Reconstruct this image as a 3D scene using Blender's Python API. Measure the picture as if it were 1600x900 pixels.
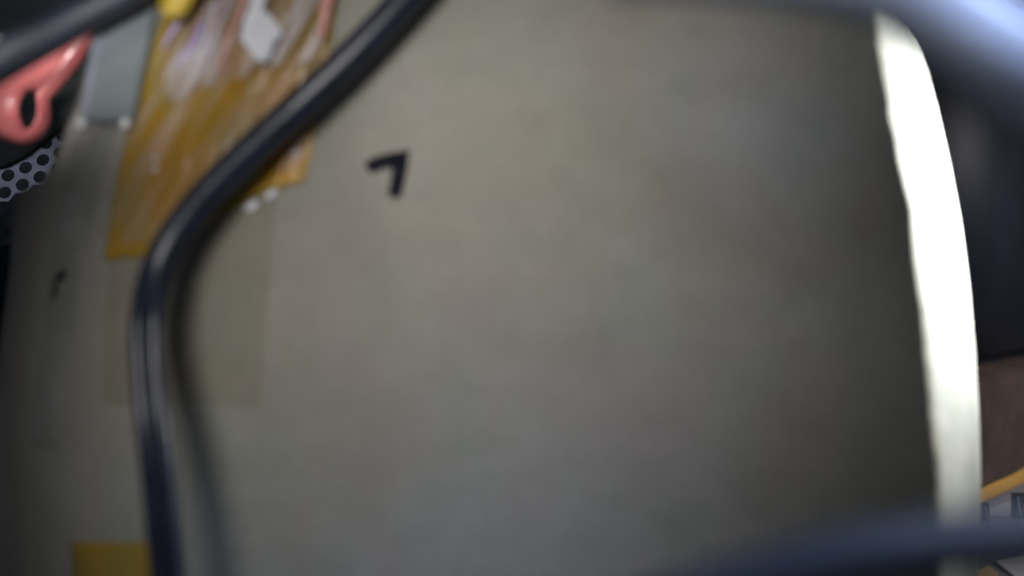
import bpy, bmesh, math, random
from mathutils import Vector, noise
random.seed(7)
C = bpy.context.scene
for o in list(bpy.data.objects): bpy.data.objects.remove(o)
R = math.radians

# ------------------------------------------------------------ camera
HW = math.tan(R(40))                       # half width per metre of depth
cam = bpy.data.cameras.new('camera'); co = bpy.data.objects.new('camera', cam)
C.collection.objects.link(co); C.camera = co
co.location = (0, 0, 0); co.rotation_euler = (R(90), 0, 0)
cam.sensor_width = 36; cam.angle = R(80); cam.clip_start = .005; cam.clip_end = 50
cam.dof.use_dof = True; cam.dof.focus_distance = .47; cam.dof.aperture_fstop = 1.35
C.render.resolution_x = 1024; C.render.resolution_y = 576
# ------------------------------------------------------------ world
w = bpy.data.worlds.new('World'); C.world = w; w.use_nodes = True
w.node_tree.nodes['Background'].inputs[0].default_value = (.50, .62, .85, 1)
w.node_tree.nodes['Background'].inputs[1].default_value = .035
# ------------------------------------------------------------ lamps
def area(name, loc, target, power, sx, sy, col, spread=180):
    l = bpy.data.lights.new(name, 'AREA'); l.energy = power; l.shape = 'RECTANGLE'; l.size = sx; l.size_y = sy
    l.color = col; l.spread = R(spread)
    o = bpy.data.objects.new(name, l); C.collection.objects.link(o); o.location = loc
    o.rotation_euler = (Vector(target) - Vector(loc)).to_track_quat('-Z', 'Y').to_euler()
    return o
area('key_lamp', (-.070, -.01, .12), (-.000, .3, .066), .168, .14, .13, (1, .975, .93), 76)
area('side_lamp', (.50, .348, .120), (.25, .348, .048), .80, .05, .13, (1, 1, .95), 56)
area('blue_room_lamp', (.30, .07, .32), (.130, .150, .060), .13, .10, .10, (.60, .71, 1), 32)
area('blue_fill', (.14, .0, .10), (.115, .3, .080), .0045, .03, .03, (.62, .74, 1), 30)  # added blue fill tinting the upper right card, no real source
area('cable_fill', (-.175, -.02, .09), (-.160, .28, -.060), .033, .100, .070, (1, .985, .96), 50)  # added fill for the cable gloss and the lower left card
area('tape_fill', (-.03, -.01, .03), (-.200, .29, .130), .026, .03, .03, (.98, .98, 1), 24)  # unseen fill added to brighten the tape, film and connector
area('handle_fill', (-.21, .10, .10), (-.250, .335, .110), .012, .03, .03, (1, .97, .97), 22)  # unseen fill added to lift the pink handle
area('panel_fill', (-.52, .38, .20), (-.37, .47, .085), .035, .05, .05, (.85, .88, 1), 60)  # added fill for the perforated panel alone
area('right_room_lamp', (.95, .35, .30), (.50, .62, -.16), .42, .12, .10, (1, .97, .95), 80)
C.view_settings.view_transform = 'Standard'; C.view_settings.look = 'None'
C.view_settings.exposure = 0; C.view_settings.gamma = 1
C.render.engine = 'CYCLES'

# ------------------------------------------------------------ helpers
K = 800 / HW
def P(px, py, Y): return Vector(((px - 800) / K * Y, Y, (450 - py) / K * Y))
def smooth(t): t = max(0, min(1, t)); return t * t * (3 - 2 * t)
def card_y(x, z):
    y = .300
    if x < -.165: y += 3.2 * (-.165 - x) ** 2
    if x > .10: y += .12 * (x - .10) ** 2
    return y + .0007 * math.sin(31 * x + 9 * z) + .0006 * math.sin(23 * z - 14 * x + 1)
def Pc(px, py, off=0):
    lo, hi = .28, .36                      # where the ray meets the carton face
    for _ in range(22):
        Y = (lo + hi) / 2; p = P(px, py, Y)
        if card_y(p.x, p.z) > Y: lo = Y
        else: hi = Y
    p = P(px, py, Y); p.y -= off
    return p
def interp(tab, v):
    if v <= tab[0][0]: return tab[0][1]
    for (a, b), (c, d) in zip(tab, tab[1:]):
        if v <= c: return b + (d - b) * (v - a) / (c - a)
    return tab[-1][1]
def link(name, bm, m, parent=None, sm=False, loc=None):
    bmesh.ops.recalc_face_normals(bm, faces=bm.faces)
    me = bpy.data.meshes.new(name); bm.to_mesh(me); bm.free(); me.materials.append(m)
    if sm:
        for p in me.polygons: p.use_smooth = True
    o = bpy.data.objects.new(name, me); C.collection.objects.link(o)
    if parent:
        o.parent = parent; o.matrix_parent_inverse = parent.matrix_basis.inverted()
    return o
def tag(o, label, cat, group=None):
    o['label'] = label; o['category'] = cat
    if group: o['group'] = group
    return o
def thing(name, loc, label, cat, group=None):
    o = bpy.data.objects.new(name, None); C.collection.objects.link(o); o.location = loc; o.empty_display_size = .02
    return tag(o, label, cat, group)
def struct(o): o['kind'] = 'structure'; return o
def catmull(pts, n=14):
    pts = [Vector(p) for p in pts]; q = [2 * pts[0] - pts[1]] + pts + [2 * pts[-1] - pts[-2]]
    out = []
    for i in range(1, len(q) - 2):
        for k in range(n):
            t = k / n; a, b, c, d = q[i - 1:i + 3]
            out.append(.5 * ((2 * b) + (c - a) * t + (2 * a - 5 * b + 4 * c - d) * t * t + (3 * b - a - 3 * c + d) * t ** 3))
    out.append(pts[-1]); return out
def sweep(bm, path, section, up=Vector((0, -1, 0))):
    """section(s, k) -> list of (u, v); u across in view plane, v toward the camera"""
    rings = []; L = len(path)
    for i, p in enumerate(path):
        t = (path[min(i + 1, L - 1)] - path[max(i - 1, 0)]).normalized()
        u = t.cross(up).normalized(); v = u.cross(t).normalized()
        rings.append([bm.verts.new(p + u * a + v * b) for a, b in section(i / (L - 1))])
    for r, s in zip(rings, rings[1:]):
        n = len(r)
        for k in range(n): bm.faces.new((r[k], r[(k + 1) % n], s[(k + 1) % n], s[k]))
    bm.faces.new(rings[0]); bm.faces.new(rings[-1])
def circ(ra, rb=None, n=28):
    rb = rb or ra
    return [(ra * math.cos(2 * math.pi * k / n), rb * math.sin(2 * math.pi * k / n)) for k in range(n)]
def box(bm, lo, hi, bev=0, seg=2):
    r = bmesh.ops.create_cube(bm, size=1); vs = r['verts']
    for v in vs: v.co = Vector([lo[i] + (v.co[i] + .5) * (hi[i] - lo[i]) for i in range(3)])
    if bev:
        es = {e for v in vs for e in v.link_edges}
        bmesh.ops.bevel(bm, geom=list(es), offset=bev, segments=seg, affect='EDGES')
def patch(bm, edge_l, edge_r, y0, y1, off, nx=24, ny=24, thick=.00012, wob=None, bottom=None):
    """thin sheet lying on the carton face between two edge tables px(py)"""
    F, B = [], []
    for j in range(ny + 1):
        rf, rb = [], []
        for i in range(nx + 1):
            s = i / nx; py = y0 + (y1 - y0) * j / ny
            if bottom: py = y0 + (bottom(s) - y0) * j / ny
            a, b = interp(edge_l, py), interp(edge_r, py)
            px = a + (b - a) * s
            h = wob(px, py) if wob else 0
            rf.append(bm.verts.new(Pc(px, py, off + thick + h))); rb.append(bm.verts.new(Pc(px, py, off + h)))
        F.append(rf); B.append(rb)
    for j in range(ny):
        for i in range(nx):
            bm.faces.new((F[j][i], F[j][i + 1], F[j + 1][i + 1], F[j + 1][i]))
            bm.faces.new((B[j][i], B[j + 1][i], B[j + 1][i + 1], B[j][i + 1]))
    for i in range(nx):
        bm.faces.new((F[0][i], B[0][i], B[0][i + 1], F[0][i + 1])); bm.faces.new((F[ny][i], F[ny][i + 1], B[ny][i + 1], B[ny][i]))
    for j in range(ny):
        bm.faces.new((F[j][0], F[j + 1][0], B[j + 1][0], B[j][0])); bm.faces.new((F[j][nx], B[j][nx], B[j + 1][nx], F[j + 1][nx]))
def outline(bm, pts, off, thick=.0001):
    """flat printed or cut shape on the carton face from pixel outline"""
    f = [bm.verts.new(Pc(x, y, off + thick)) for x, y in pts]; b = [bm.verts.new(Pc(x, y, off)) for x, y in pts]
    bm.faces.new(f); bm.faces.new(b[::-1]); n = len(pts)
    for k in range(n): bm.faces.new((f[k], b[k], b[(k + 1) % n], f[(k + 1) % n]))

# ------------------------------------------------------------ materials
def mat(name, col, rough=.6, metal=0, spec=.5, col2=None, scale=40, detail=4, bump=0, bscale=None, stretch=None,
        coat=0, lo=.35, hi=.65):
    m = bpy.data.materials.new(name); m.use_nodes = True; nt = m.node_tree; b = nt.nodes['Principled BSDF']
    b.inputs['Base Color'].default_value = (*col, 1); b.inputs['Roughness'].default_value = rough
    b.inputs['Metallic'].default_value = metal; b.inputs['Specular IOR Level'].default_value = spec
    b.inputs['Coat Weight'].default_value = coat
    tc = nt.nodes.new('ShaderNodeTexCoord'); mp = nt.nodes.new('ShaderNodeMapping')
    nt.links.new(tc.outputs['Object'], mp.inputs[0])
    if stretch: mp.inputs['Scale'].default_value = stretch
    if col2:
        n = nt.nodes.new('ShaderNodeTexNoise'); n.inputs['Scale'].default_value = scale; n.inputs['Detail'].default_value = detail
        nt.links.new(mp.outputs[0], n.inputs['Vector'])
        r = nt.nodes.new('ShaderNodeValToRGB'); r.color_ramp.elements[0].position = lo; r.color_ramp.elements[1].position = hi
        r.color_ramp.elements[0].color = (*col, 1); r.color_ramp.elements[1].color = (*col2, 1)
        nt.links.new(n.outputs[0], r.inputs[0]); nt.links.new(r.outputs[0], b.inputs['Base Color'])
    if bump:
        n2 = nt.nodes.new('ShaderNodeTexNoise'); n2.inputs['Scale'].default_value = bscale or scale; n2.inputs['Detail'].default_value = 5
        nt.links.new(mp.outputs[0], n2.inputs['Vector'])
        bp = nt.nodes.new('ShaderNodeBump'); bp.inputs['Strength'].default_value = 1; bp.inputs['Distance'].default_value = bump
        nt.links.new(n2.outputs[0], bp.inputs['Height']); nt.links.new(bp.outputs[0], b.inputs['Normal'])
    return m
def card_material():
    m = bpy.data.materials.new('grey_brown_cardboard'); m.use_nodes = True; nt = m.node_tree; b = nt.nodes['Principled BSDF']
    tc = nt.nodes.new('ShaderNodeTexCoord')
    def nz(scale, det, stretch=(1, 1, 1)):
        mp = nt.nodes.new('ShaderNodeMapping'); mp.inputs['Scale'].default_value = stretch
        n = nt.nodes.new('ShaderNodeTexNoise'); n.inputs['Scale'].default_value = scale; n.inputs['Detail'].default_value = det
        nt.links.new(tc.outputs['Object'], mp.inputs[0]); nt.links.new(mp.outputs[0], n.inputs['Vector']); return n.outputs[0]
    def ramp(src, a, c0, d, c1):
        r = nt.nodes.new('ShaderNodeValToRGB'); e = r.color_ramp.elements
        e[0].position = a; e[0].color = (*c0, 1); e[1].position = d; e[1].color = (*c1, 1)
        nt.links.new(src, r.inputs[0]); return r.outputs[0]
    def mix(kind, f, a, c):
        x = nt.nodes.new('ShaderNodeMix'); x.data_type = 'RGBA'; x.blend_type = kind; x.inputs[0].default_value = f
        nt.links.new(a, x.inputs[6]); nt.links.new(c, x.inputs[7]); return x.outputs[2]
    base = ramp(nz(7, 3), .35, (.290, .272, .232), .65, (.335, .312, .280))
    tint = ramp(nz(22, 3, (1, 1, .7)), .38, (.93, 1.0, .97), .62, (1.0, .965, .965))
    fib = ramp(nz(420, 4, (1, 1, .35)), .3, (.86, .86, .85), .7, (1, 1, 1))
    blot = ramp(nz(34, 4, (1, 1, 1.6)), .36, (.93, .935, .93), .60, (1, 1, 1))
    drk = ramp(nz(9, 6, (1, 1, .5)), .52, (1, 1, 1), .74, (.88, .87, .86))
    spk = ramp(nz(1500, 2), .68, (1, 1, 1), .80, (.72, .70, .66))
    c = mix('MULTIPLY', 1, base, tint); c = mix('MULTIPLY', 1, c, blot); c = mix('MULTIPLY', 1, c, drk); c = mix('MULTIPLY', .8, c, fib); c = mix('MULTIPLY', .6, c, spk)
    nt.links.new(c, b.inputs['Base Color']); b.inputs['Roughness'].default_value = .62; b.inputs['Specular IOR Level'].default_value = .35
    # paper relief: fine fibres and the faint flutes of the board underneath
    wv = nt.nodes.new('ShaderNodeTexWave'); wv.inputs['Scale'].default_value = 46; wv.inputs['Distortion'].default_value = 1.2
    nt.links.new(tc.outputs['Object'], wv.inputs['Vector'])
    b1 = nt.nodes.new('ShaderNodeBump'); b1.inputs['Strength'].default_value = .3; b1.inputs['Distance'].default_value = .00002
    nt.links.new(wv.outputs['Fac'], b1.inputs['Height'])
    b2 = nt.nodes.new('ShaderNodeBump'); b2.inputs['Strength'].default_value = .5; b2.inputs['Distance'].default_value = .00012
    nt.links.new(nz(600, 5), b2.inputs['Height']); nt.links.new(b1.outputs[0], b2.inputs['Normal'])
    b3 = nt.nodes.new('ShaderNodeBump'); b3.inputs['Strength'].default_value = .6; b3.inputs['Distance'].default_value = .0035
    nt.links.new(nz(14, 2), b3.inputs['Height']); nt.links.new(b2.outputs[0], b3.inputs['Normal'])
    nt.links.new(b3.outputs[0], b.inputs['Normal'])
    return m
def film(name, tint, opac, rough=.12, bump=.0012, bscale=70, stretch=(1, 1, 1), milk=(.8, .8, .8), turn=0, lo=.5, hi=1.6):
    """see-through tape: clear coloured sheet with its own gloss and a little milkiness"""
    m = bpy.data.materials.new(name); m.use_nodes = True; nt = m.node_tree
    out = nt.nodes['Material Output']; b = nt.nodes['Principled BSDF']
    b.inputs['Base Color'].default_value = (*milk, 1); b.inputs['Roughness'].default_value = rough
    tr = nt.nodes.new('ShaderNodeBsdfTransparent'); tr.inputs[0].default_value = (*tint, 1)
    mx = nt.nodes.new('ShaderNodeMixShader')
    tc = nt.nodes.new('ShaderNodeTexCoord'); mp = nt.nodes.new('ShaderNodeMapping'); mp.inputs['Scale'].default_value = stretch
    n = nt.nodes.new('ShaderNodeTexNoise'); n.inputs['Scale'].default_value = bscale; n.inputs['Detail'].default_value = 3
    m0 = nt.nodes.new('ShaderNodeMapping'); m0.inputs['Rotation'].default_value = (0, R(turn), 0)
    nt.links.new(tc.outputs['Object'], m0.inputs[0]); nt.links.new(m0.outputs[0], mp.inputs[0]); nt.links.new(mp.outputs[0], n.inputs['Vector'])
    bp = nt.nodes.new('ShaderNodeBump'); bp.inputs['Strength'].default_value = 1; bp.inputs['Distance'].default_value = bump
    nt.links.new(n.outputs[0], bp.inputs['Height']); nt.links.new(bp.outputs[0], b.inputs['Normal'])
    mr = nt.nodes.new('ShaderNodeMapRange'); mr.inputs['From Min'].default_value = .43; mr.inputs['From Max'].default_value = .75
    mr.inputs['To Min'].default_value = opac * lo; mr.inputs['To Max'].default_value = opac * hi
    nt.links.new(n.outputs[0], mr.inputs['Value']); nt.links.new(mr.outputs[0], mx.inputs[0])
    nt.links.new(tr.outputs[0], mx.inputs[1]); nt.links.new(b.outputs[0], mx.inputs[2]); nt.links.new(mx.outputs[0], out.inputs[0])
    return m
M = dict(
    card=card_material(),
    tape=mat('brown_packing_tape', (.44, .22, .014), .28, col2=(.27, .21, .045), scale=38, lo=.3, hi=.7, bump=.0012, bscale=45, stretch=(1, 1, .45)),
    clear=film('clear_tape', (.90, .91, .90), .10, .3, .0006, 30),
    patch=film('olive_clear_tape', (.965, .96, .94), .02, .4, .0004, 30, milk=(.5, .48, .42)),
    wrap=film('crumpled_film', (.97, .96, .96), .045, .16, .0016, 75, (1.8, 1, .22), (.86, .82, .90), turn=-32, lo=.0, hi=2.6),
    wrap2=film('crumpled_film_outer', (.97, .96, .97), .15, .16, .0018, 85, (1.8, 1, .25), (.92, .86, .92), turn=-30, lo=.0, hi=2.8),  # highlights on the outer film put in as milky streaks
    ink=mat('black_ink', (.006, .006, .014), .8, spec=.1, col2=(.040, .038, .045), scale=260, lo=.5, hi=.8),
    rubber=mat('black_rubber', (.011, .014, .026), .30, col2=(.018, .023, .040), scale=90, bump=.00012, bscale=240, spec=.42),
    gloss_rubber=mat('navy_cable_sheath', (.007, .010, .016), .5, col2=(.012, .016, .026), scale=70, bump=.00012, bscale=200, spec=.55),
    grey=mat('grey_plastic', (.17, .195, .20), .5, col2=(.19, .21, .215), scale=60, bump=.0001, bscale=500),
    foot=mat('white_plastic', (.80, .80, .80), .3),
    pink=mat('salmon_plastic', (.55, .13, .13), .34, col2=(.66, .20, .19), scale=45, bump=.0003, bscale=80, coat=.3),
    white=mat('white_painted_steel', (.50, .52, .60), .35, metal=.6, col2=(.26, .28, .36), scale=35, bump=.0001, bscale=300),
    strip=mat('white_foam', (.52, .53, .51), .7, col2=(.44, .46, .43), scale=60, bump=.0006, bscale=90),
    metal=mat('brushed_blue_grey_metal', (.25, .29, .38), .58, metal=.55, col2=(.32, .36, .45), scale=30, bump=.0001, bscale=300),
    wall=mat('dark_wall', (.035, .042, .045), .8, col2=(.055, .06, .062), scale=4, bump=.002, bscale=60),
    bench=mat('grey_bench', (.30, .32, .38), .5, col2=(.22, .24, .29), scale=14, bump=.0004, bscale=90),
    dark=mat('dark_green_grey_plastic', (.028, .034, .034), .5, col2=(.045, .050, .048), scale=20, bump=.0003, bscale=150),
    navy=mat('navy_plastic', (.018, .022, .042), .6, col2=(.030, .036, .062), scale=12, bump=.0004, bscale=60),
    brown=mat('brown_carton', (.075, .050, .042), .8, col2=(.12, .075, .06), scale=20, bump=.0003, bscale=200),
    orange=mat('orange_strap', (.85, .42, .05), .35, col2=(.80, .48, .12), scale=50),
    yellow=mat('yellow_plastic', (.42, .29, .015), .5, col2=(.36, .24, .012), scale=50),
    paper=mat('white_paper', (.80, .80, .84), .7, col2=(.72, .73, .80), scale=60, bump=.0003, bscale=120),
    pink_refl=mat('pink_reflection', (.70, .30, .27), .35, col2=(.75, .42, .36), scale=80),
    lilac=mat('lilac_reflection', (.42, .30, .56), .35, col2=(.50, .40, .60), scale=80),
)

# ------------------------------------------------------------ the setting
bm = bmesh.new(); box(bm, (-1.6, 1.30, -.9), (1.6, 1.34, 1.2)); struct(link('background_wall', bm, M['wall']))
bm = bmesh.new(); box(bm, (-1.2, -.10, -.240), (1.2, 1.28, -.205), .003); struct(link('workbench', bm, M['bench']))

# ------------------------------------------------------------ carton
LE = [(-200, 175), (0, 168), (60, 150), (140, 122), (225, 95), (262, 80), (288, 62), (300, 28), (340, 20), (420, 15), (520, 2), (620, -12), (760, -22), (1090, -60)]
RE = [(-200, 1335), (0, 1362), (60, 1376), (120, 1388), (200, 1402), (270, 1417), (330, 1432), (400, 1436), (470, 1446), (540, 1453), (640, 1461), (740, 1472), (1090, 1475)]
BX = thing('cardboard_box', (0, .30, -.205), 'large grey-brown cardboard box filling the view, patched with brown packing tape', 'box')
bm = bmesh.new(); ny, nx = 120, 110; G = []
for j in range(ny + 1):
    py = -180 + (1095 + 180) * j / ny; a = interp(LE, py); b = interp(RE, py) + 2.5 * noise.noise(Vector((py * .03, 0, 4)))
    G.append([bm.verts.new(Pc(a + (b - a) * i / nx, py)) for i in range(nx + 1)])
for j in range(ny):
    for i in range(nx): bm.faces.new((G[j][i], G[j + 1][i], G[j + 1][i + 1], G[j][i + 1]))
rim = [G[j][0] for j in range(ny + 1)] + [G[ny][i] for i in range(1, nx + 1)] + [G[j][nx] for j in range(ny - 1, -1, -1)] + [G[0][i] for i in range(nx - 1, 0, -1)]
prev = rim
for dy, sh in ((.003, 1.0), (.10, .985), (.24, .97)):
    cur = [bm.verts.new(Vector((v.co.x * sh, (v.co.y + dy) if dy < .05 else .30 + dy + .02, v.co.z))) for v in rim]
    n = len(rim)
    for k in range(n): bm.faces.new((prev[k], cur[k], cur[(k + 1) % n], prev[(k + 1) % n]))
    prev = cur
bm.faces.new(prev)
zmin = min(v.co.z for v in bm.verts)
for v in bm.verts: v.co.z = max(v.co.z, -.2045)
link('body', bm, M['card'], BX, True)

# brown packing tape, upper left
TL = [(-170, 292), (0, 262), (60, 245), (110, 232), (200, 203), (300, 182), (408, 164)]
TR = [(-170, 545), (0, 528), (60, 520), (120, 508), (180, 496), (240, 488), (300, 472), (408, 455)]
def tb(s):
    return 405 - 8 * s - 112 * smooth((s - .15) / .85) + 8 * noise.noise(Vector((s * 14, 3, 0))) + 5 * noise.noise(Vector((s * 41, 7, 0)))
def crk(px, py):
    u = px * .93 + py * .35
    a = .00035 * noise.noise(Vector((u * .05, py * .008, 1))) + .00025 * noise.noise(Vector((u * .13, py * .02, 5)))
    return .0006 + a * (2.6 if py < 150 else 1.7)
bm = bmesh.new(); patch(bm, TL, TR, -170, 400, .0003, 70, 80, wob=crk, bottom=tb)
o = link('packing_tape', bm, M['tape'], BX, True); o['label'] = 'wide crinkled brown tape band at the upper left'
# lower left scrap
bm = bmesh.new(); patch(bm, [(845, 113), (1000, 120)], [(845, 262), (1000, 258)], 846, 1000, .0003, 20, 20, bottom=lambda s: 1000,
                        wob=lambda x, y: .0004)
o = link('packing_tape', bm, M['tape'], BX, True); o['label'] = 'short piece of brown tape at the lower left'
# clear tapes
bm = bmesh.new(); patch(bm, [(300, 175), (640, 158)], [(300, 432), (420, 422), (640, 406)], 300, 634, .0002, 30, 30); o = link('clear_tape', bm, M['patch'], BX, True)
bm = bmesh.new(); patch(bm, [(90, 146), (250, 108), (400, 78), (700, 50)], [(90, 215), (250, 168), (400, 128), (700, 92)], 90, 700, .0002, 12, 40); o = link('clear_tape', bm, M['clear'], BX, True)
# the two printed marks
bm = bmesh.new(); outline(bm, [(570, 258), (574, 251), (592, 243), (612, 239), (640, 234), (637, 262), (631, 290), (626, 308), (616, 311), (606, 303), (610, 286), (613, 262), (598, 265), (580, 272)], .0003)
o = link('printed_mark', bm, M['ink'], BX); o['label'] = 'bold black hooked mark like a 7'
bm = bmesh.new(); outline(bm, [(88, 432), (95, 423), (104, 422), (103, 432), (97, 438), (91, 441), (89, 454), (86, 467), (82, 466), (84, 450)], .0003)
o = link('printed_mark', bm, M['ink'], BX); o['label'] = 'small faint black hooked mark at the left'
# torn white label under the film, and torn tape flecks whose white holds the edge highlight
bm = bmesh.new(); outline(bm, [(396, -60), (440, -60), (424, 0), (420, 25), (436, 40), (450, 62), (436, 74), (432, 92), (422, 106), (408, 100), (398, 86), (386, 68), (392, 40), (402, 15)], .0068)
o = link('torn_label', bm, M['paper'], BX); o['label'] = 'torn white paper scrap under the film'
def fleck(px, py, r, n=9):
    bm = bmesh.new(); pts = []
    for k in range(n):
        a = 2 * math.pi * k / n; rr = r * random.uniform(.6, 1.2)
        pts.append((px + rr * 1.5 * math.cos(a), py + rr * math.sin(a) - .5 * rr * math.cos(a)))
    outline(bm, pts, .0020); link('tape_flake_glint', bm, M['paper'], BX)
for a in ((396, 322, 9), (426, 305, 7), (464, 240, 5), (247, 249, 4), (246, 266, 4), (351, 8, 10)): fleck(*a)

# ------------------------------------------------------------ crumpled film over the tape
FW = thing('plastic_film', P(380, 0, .29), 'crumpled clear plastic film over the brown tape, with painted pink and lilac reflections', 'plastic film')
def fold(px, py):
    u = px * .90 + py * .42
    return .0035 + .0016 * noise.noise(Vector((u * .035, py * .005, 9))) + .0010 * noise.noise(Vector((u * .10, py * .012, 2)))
bm = bmesh.new()
patch(bm, [(-170, 300), (0, 266), (110, 238), (300, 190)], [(-170, 560), (0, 528), (110, 506), (300, 470)], -170, 150, .001, 80, 70, thick=.00005, wob=fold,
      bottom=lambda s: tb(s) - 22)
link('film', bm, M['wrap'], FW, True)
bm = bmesh.new()
patch(bm, [(-170, 330), (0, 296), (110, 268)], [(-170, 560), (0, 530), (110, 500)], -170, 150, .0022, 80, 60, thick=.00005, wob=fold,
      bottom=lambda s: 165 - 70 * s + 9 * noise.noise(Vector((s * 6, 0, 0))))
link('film', bm, M['wrap2'], FW, True)
def streak(p, w, m, lab):  # reflections on the film, painted as thin coloured ribbons
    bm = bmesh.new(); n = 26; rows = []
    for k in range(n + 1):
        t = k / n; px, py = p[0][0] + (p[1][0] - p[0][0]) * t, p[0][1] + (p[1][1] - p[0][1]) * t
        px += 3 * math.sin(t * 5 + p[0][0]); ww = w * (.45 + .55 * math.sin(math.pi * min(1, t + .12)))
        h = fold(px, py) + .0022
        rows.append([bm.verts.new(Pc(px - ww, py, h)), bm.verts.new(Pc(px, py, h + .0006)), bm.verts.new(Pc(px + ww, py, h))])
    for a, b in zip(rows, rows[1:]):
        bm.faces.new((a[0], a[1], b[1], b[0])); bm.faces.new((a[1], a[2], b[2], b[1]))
    o = link('painted_reflection', bm, m, FW, True); s = o.modifiers.new('thick', 'SOLIDIFY'); s.thickness = .0001
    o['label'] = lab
streak(((402, -40), (352, 118)), 4, M['pink_refl'], 'painted pink reflection')
streak(((378, -40), (338, 60)), 3, M['pink_refl'], 'painted pink reflection')
streak(((530, -30), (506, 70)), 8, M['pink_refl'], 'broad salmon reflection painted at the film edge')
streak(((326, 42), (288, 108)), 6, M['lilac'], 'painted lilac reflection')
streak(((290, 34), (268, 84)), 4, M['lilac'], 'thin painted lilac reflection')
streak(((350, 10), (318, 96)), 3, M['paper'], 'painted white reflection')

# ------------------------------------------------------------ white foam strip at the right end of the box
SL = [(-60, 1345), (35, 1362), (200, 1393), (400, 1418), (600, 1432), (800, 1446), (1090, 1460)]
SR = [(-60, 1395), (30, 1398), (50, 1420), (75, 1436), (110, 1449), (170, 1465), (260, 1485), (350, 1502), (450, 1515), (550, 1524), (650, 1530), (750, 1533), (1090, 1525)]
bm = bmesh.new(); rows = []
for j in range(91):
    py = 10 + 1075 * j / 90; row = []
    a = interp(SL, py) - 12; b = interp(SR, py)
    for i in range(13):
        s = i / 12; Y = .306 + .052 * s ** 2.2 + .0006 * noise.noise(Vector((s * 2, py * .03, 0)))
        row.append(bm.verts.new(P(a + (b - a) * s, py, Y)))
    q = row[-1].co; row.append(bm.verts.new(q + Vector((.0005, .006, 0)))); row.append(bm.verts.new(q + Vector((-.010, .012, 0))))
    row.append(bm.verts.new(row[0].co + Vector((0, .014, 0))))
    rows.append(row)
for r, s in zip(rows, rows[1:]):
    n = len(r)
    for k in range(n): bm.faces.new((r[k], r[(k + 1) % n], s[(k + 1) % n], s[k]))
bm.faces.new(rows[0]); bm.faces.new(rows[-1])
for v in bm.verts: v.co.z = max(v.co.z, -.2045)
tag(link('foam_strip', bm, M['strip'], sm=True), 'brightly lit white upright strip along the right edge of the cardboard box', 'strip')

# ------------------------------------------------------------ main cable: one round sheath that flattens into a twin cord
pp = [(715, -95, .286), (636, -2, .286), (548, 92, .285), (472, 163, .284), (402, 228, .284), (335, 294, .283), (279, 364, .281), (245, 432, .277), (231, 500, .2745),
      (232, 570, .271), (241, 670, .264), (251, 770, .260), (263, 900, .256), (268, 1010, .252)]
path = catmull([P(*q) for q in pp], 12)
def sec(s):
    k = smooth((s - .50) / .12); n = 48; out = []; g = 1 - .05 * smooth((s - .3) / .6); c0, q = .0038 * k * g, (.0076 - .0036 * k) * g
    for i in range(n):
        a = 2 * math.pi * i / n; c, d = math.cos(a), math.sin(a)
        rr = c0 * abs(c) + math.sqrt(max(q * q - (c0 * d) ** 2, 1e-9))      # union of two round cords
        out.append((rr * c, rr * d))
    return out
bm = bmesh.new(); sweep(bm, path, sec)
tag(link('power_cable', bm, M['rubber'], sm=True), 'long black cable curving down across the front of the cardboard box', 'cable')

# thick cable, upper left corner
bm = bmesh.new(); sweep(bm, catmull([P(-60, 128, .262), P(10, 90, .264), P(110, 33, .267), P(200, -14, .27), P(300, -70, .27)]), lambda s: circ(.0078))
o = tag(link('thick_cable', bm, M['gloss_rubber'], sm=True), 'thick black cable crossing the upper left corner', 'cable')
bm = bmesh.new(); sweep(bm, catmull([P(-60, 96, .28), P(10, 60, .28), P(70, 30, .28), P(140, -6, .285), P(220, -52, .29)]), lambda s: circ(.0020))  # highlight along the thick cable, modelled as a thin grey strand
tag(link('cable_highlight', bm, M['metal'], sm=True), 'thin grey highlight line modelled just above the thick black cable', 'wire')

# ------------------------------------------------------------ right side bars near the lens
pts = [P(960, -62, .168), P(1110, -60, .164), P(1265, -48, .160), P(1395, -20, .155), P(1490, 36, .152), P(1600, 108, .148), P(1750, 212, .146), P(1850, 285, .145)]
def barsec(s):
    w, t, n, out = .0092, .0062, 36, []
    for i in range(n):
        a = 2 * math.pi * i / n; c, d = math.cos(a), math.sin(a)
        out.append((w * math.copysign(abs(c) ** .6, c), t * math.copysign(abs(d) ** .6, d)))
    return out
bm = bmesh.new(); sweep(bm, catmull(pts), barsec)
tag(link('metal_bracket', bm, M['metal'], sm=True), 'blue-grey metal bar slanting across the upper right corner', 'bracket')
bm = bmesh.new(); sweep(bm, catmull([P(950, 975, .150), P(1120, 925, .147), P(1300, 878, .143), P(1450, 853, .14), P(1620, 838, .137), P(1760, 832, .135)]), lambda s: circ(.0066))
tag(link('lower_cable', bm, mat('blue_navy_sheath', (.013, .020, .036), .55, col2=(.018, .025, .044), scale=60, bump=.0001, bscale=200), sm=True), 'thick navy cable running along the bottom right edge', 'cable')

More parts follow.
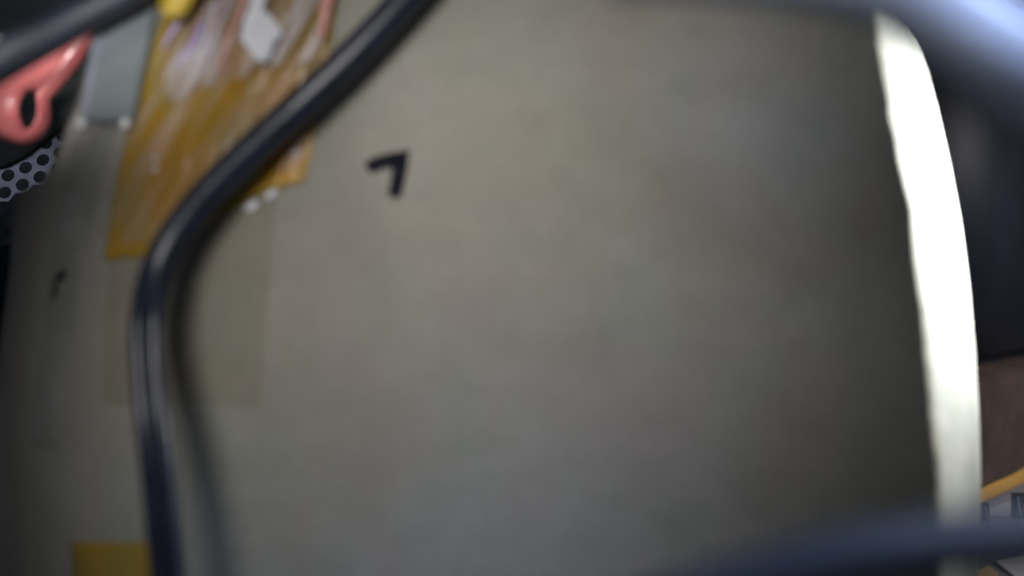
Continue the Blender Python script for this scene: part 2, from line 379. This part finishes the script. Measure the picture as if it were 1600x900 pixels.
# ------------------------------------------------------------ grey connector block, upper left
GB = thing('grey_connector', P(160, 195, .285), 'grey plastic block with two white corner tips beside the brown tape', 'connector')
def prism(bm, quad, Y, d, taper=1):
    f = [bm.verts.new(P(x, y, Y)) for x, y in quad]; b = [bm.verts.new(v.co + Vector((-.001, d, 0))) for v in f]
    bm.faces.new(f); bm.faces.new(b[::-1])
    for k in range(len(f)): bm.faces.new((f[k], b[k], b[(k + 1) % len(f)], f[(k + 1) % len(f)]))
    bmesh.ops.bevel(bm, geom=list(bm.edges), offset=.0008, segments=3, affect='EDGES')
bm = bmesh.new(); prism(bm, [(170, -30), (252, -30), (235, 40), (205, 188), (128, 188), (150, 60)], .293, .005); link('body', bm, M['grey'], GB, False)
bm = bmesh.new(); prism(bm, [(150, 20), (166, 10), (138, 176), (123, 184)], .291, .004); link('side_flange', bm, mat('pale_grey_plastic', (.27, .27, .31), .4, col2=(.24, .25, .29), scale=60), GB)
bm = bmesh.new(); prism(bm, [(133, 172), (204, 172), (201, 188), (130, 188)], .2915, .004); link('end_lip', bm, mat('mid_grey_plastic', (.15, .17, .18), .4, col2=(.18, .2, .21), scale=60), GB)
for q in ([(122, 184), (131, 184), (129, 198), (119, 199)], [(190, 184), (200, 184), (198, 199), (188, 199)]):
    bm = bmesh.new(); prism(bm, q, .2895, .004); link('corner_tip', bm, M['foot'], GB)

# ------------------------------------------------------------ pink loop handle
outl = [(-90, 120), (-30, 112), (10, 108), (40, 92), (75, 74), (110, 52), (150, 25), (165, 40), (150, 66), (136, 88), (112, 108), (92, 124), (78, 140), (74, 160), (76, 185), (70, 204),
        (56, 219), (38, 226), (20, 222), (2, 214), (-40, 210), (-90, 205)]
hc = Vector((49, 172)); n = 72; rings = []
def ray(a):
    d = Vector((math.cos(a), math.sin(a))); best = 0
    for k in range(len(outl)):
        p, q = Vector(outl[k]), Vector(outl[(k + 1) % len(outl)]); e = q - p; den = d.x * e.y - d.y * e.x
        if abs(den) < 1e-6: continue
        w_ = p - hc; t = (w_.x * e.y - w_.y * e.x) / den; u = (w_.x * d.y - w_.y * d.x) / den
        if 0 <= u <= 1 and t > best: best = t
    return best
rad = [ray(2 * math.pi * k / n) for k in range(n)]
rad = [(rad[k - 1] + 2 * rad[k] + rad[(k + 1) % n]) / 4 for k in range(n)]
bm = bmesh.new(); prof = []
for i in range(24):
    a = 2 * math.pi * i / 24; prof.append(((1 - math.cos(a)) / 2, math.sin(a)))     # 0 hole rim .. 1 outer rim
for k in range(n):
    a = 2 * math.pi * k / n; ix, iy = 19 * math.cos(a), 31 * math.sin(a); ri = math.hypot(ix, iy)
    di = Vector((ix, iy)); do = Vector((math.cos(a), math.sin(a))) * max(rad[k], ri + 8)
    col = []
    for s_, dd in prof:
        q = hc + di.lerp(do, s_); col.append(bm.verts.new(P(q.x, q.y, .335) + Vector((0, -.0058 * dd * (1 if dd > 0 else .5), 0))))
    rings.append(col)
for k in range(n):
    r, t = rings[k], rings[(k + 1) % n]
    for i in range(24): bm.faces.new((r[i], r[(i + 1) % 24], t[(i + 1) % 24], t[i]))
tag(link('loop_handle', bm, M['pink'], sm=True), 'salmon pink plastic loop handle below the thick black cable', 'handle')

# ------------------------------------------------------------ dark casing behind the handle, perforated sheet
bm = bmesh.new()
q = [P(-160, -140, .40), P(230, -140, .40), P(190, 20, .40), P(150, 140, .40), P(92, 200, .40), P(62, 224, .40), P(34, 246, .40), P(6, 262, .40), P(-160, 290, .40)]
f = [bm.verts.new(v) for v in q]; b = [bm.verts.new(v + Vector((0, .005, 0))) for v in q]
bm.faces.new(f); bm.faces.new(b[::-1])
for k in range(len(q)): bm.faces.new((f[k], b[k], b[(k + 1) % len(q)], f[(k + 1) % len(q)]))
bmesh.ops.bevel(bm, geom=list(bm.edges), offset=.001, segments=2, affect='EDGES')
tag(link('equipment_casing', bm, M['dark']), 'dark grey-green casing behind the pink handle', 'casing')

PS = thing('perforated_panel', P(40, 270, .47), 'white perforated metal panel with round holes, seen past the left of the box', 'panel')
# sheet: a staggered grid of hexagonal cells, each with a real round hole
bm = bmesh.new(); org = P(40, 262, .465); ux = Vector((.80, .30, .52)).normalized(); uy = Vector((-.42, .05, .90)).normalized()
pit = .0128; hr = .0045; nseg = 18; th = Vector((.0, .0016, 0))
def hexa(a):   # radius of hexagon boundary at angle a (pointy top)
    k = math.radians(60); b = ((a + math.radians(30)) % k) - k / 2 if False else (a % k) - k / 2
    return (pit / 2) / math.cos(b)
for i in range(-9, 10):
    for j in range(-1, 7):
        c = org + ux * (pit * (i + .5 * (j & 1))) + uy * (pit * .866 * j)
        o_, i_, i2 = [], [], []
        for k in range(nseg):
            a = 2 * math.pi * k / nseg + math.radians(30)
            ra = (pit / 2) / math.cos(((a + math.radians(30)) % math.radians(60)) - math.radians(30))
            d = ux * math.cos(a) + uy * math.sin(a)
            o_.append(bm.verts.new(c + d * ra)); i_.append(bm.verts.new(c + d * hr)); i2.append(bm.verts.new(c + d * hr + th))
        for k in range(nseg):
            n = (k + 1) % nseg
            bm.faces.new((o_[k], o_[n], i_[n], i_[k])); bm.faces.new((i_[k], i_[n], i2[n], i2[k]))
bmesh.ops.remove_doubles(bm, verts=bm.verts, dist=.0002)
link('sheet', bm, M['white'], PS)
bm = bmesh.new()
c0 = org + Vector((0, .02, 0)); v = [bm.verts.new(c0 + ux * a + uy * b) for a, b in ((-.13, -.04), (.13, -.04), (.13, .08), (-.13, .08))]
v2 = [bm.verts.new(x.co + Vector((0, .004, 0))) for x in v]; bm.faces.new(v); bm.faces.new(v2[::-1])
for k in range(4): bm.faces.new((v[k], v2[k], v2[(k + 1) % 4], v[(k + 1) % 4]))
link('backing', bm, M['navy'], PS)

# small items, upper left
bm = bmesh.new(); bmesh.ops.create_icosphere(bm, subdivisions=3, radius=.0030)
for v in bm.verts: v.co = P(-1, 66, .275) + Vector((v.co.x, v.co.y * .6, v.co.z))
tag(link('white_knob', bm, M['foot'], sm=True), 'small white knob at the left edge above the thick cable', 'knob')
bm = bmesh.new(); sweep(bm, catmull([P(262, 22, .262), P(274, 4, .262), P(292, -26, .262), P(310, -60, .262)]), lambda s: circ(.0052 * (0.75 + .25 * smooth(s * 4)), .004))
tag(link('yellow_tab', bm, M['yellow'], sm=True), 'yellow plastic tab at the top beside the brown tape', 'tab')

# ------------------------------------------------------------ right background
from mathutils import Matrix
YAW = Matrix.Translation((.415, .556, 0)) @ Matrix.Rotation(R(35), 4, 'Z')      # carton turned away to the right
bm = bmesh.new(); box(bm, (-.06, .03, -.0855), (.40, .30, .34), .012, 4); bmesh.ops.transform(bm, matrix=YAW, verts=bm.verts)
tag(link('equipment_case', bm, M['navy'], sm=True), 'dark navy rounded equipment case behind the white strip', 'case')
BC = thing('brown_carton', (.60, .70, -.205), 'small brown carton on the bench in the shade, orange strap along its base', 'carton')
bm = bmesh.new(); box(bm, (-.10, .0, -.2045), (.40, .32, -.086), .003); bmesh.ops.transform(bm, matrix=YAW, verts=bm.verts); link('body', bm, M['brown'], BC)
def quadslab(name, pts, m, t=.0015, parent=None):
    """flat piece lying on the bench; pts are pixels on the bench plane"""
    bm = bmesh.new(); f = []
    for px, py in pts:
        Y = .2045 * K / (py - 450); p = P(px, py, Y); f.append(bm.verts.new(p + Vector((0, 0, t))))
    b = [bm.verts.new(v.co - Vector((0, 0, t))) for v in f]
    bm.faces.new(f); bm.faces.new(b[::-1]); n = len(f)
    for k in range(n): bm.faces.new((f[k], b[k], b[(k + 1) % n], f[(k + 1) % n]))
    return link(name, bm, m, parent)
# strap rising along the carton foot
bm = bmesh.new(); sweep(bm, [YAW @ Vector((a, -.0016, -.196 + .0008 * math.sin(a * 40))) for a in [-.09 + .02 * k for k in range(25)]], lambda s: circ(.0075, .0012, 16))
link('strap', bm, M['orange'], BC, True)
tag(quadslab('paper_sheet', [(1556, 880), (1640, 862), (1700, 930), (1600, 915)], M['paper']), 'white paper sheet lying on the bench at the lower right corner', 'paper')
tag(quadslab('gold_scrap', [(1520, 900), (1546, 886), (1560, 900), (1548, 925), (1510, 925)], mat('gold_card', (.62, .42, .22), .5, col2=(.72, .55, .36), scale=70)), 'gold and cream card scrap peeping below the navy cable', 'scrap')
tag(quadslab('silver_sheet', [(1545, 800), (1610, 772), (1680, 800), (1640, 835), (1550, 835)], mat('silver_card', (.55, .58, .68), .4, col2=(.40, .43, .52), scale=40)), 'pale silver card on the bench above the navy cable', 'card')
for px, py, hh, lab in ((1541, 802, .013, 'small black clip standing left of the silver card'), (1592, 798, .020, 'larger black clip with a bright line, standing on the silver card')):
    Y = .2045 * K / (py + 20 - 450); p = P(px, py + 20, Y); p.z = -.203
    bm = bmesh.new(); box(bm, (p.x - .0035, p.y, p.z + .0018), (p.x + .0035 + (hh - .013) * .5, p.y + .005, p.z + hh + .004), .0008)
    CL = tag(link('black_clip', bm, M['dark']), lab, 'clip', 'black clips by the silver card')
    bm = bmesh.new(); sweep(bm, [p + Vector((.001, -.001, .003)), p + Vector((-.0015, -.001, hh + .002))], lambda s: circ(.00035, n=8)); link('wire', bm, M['foot'], CL)
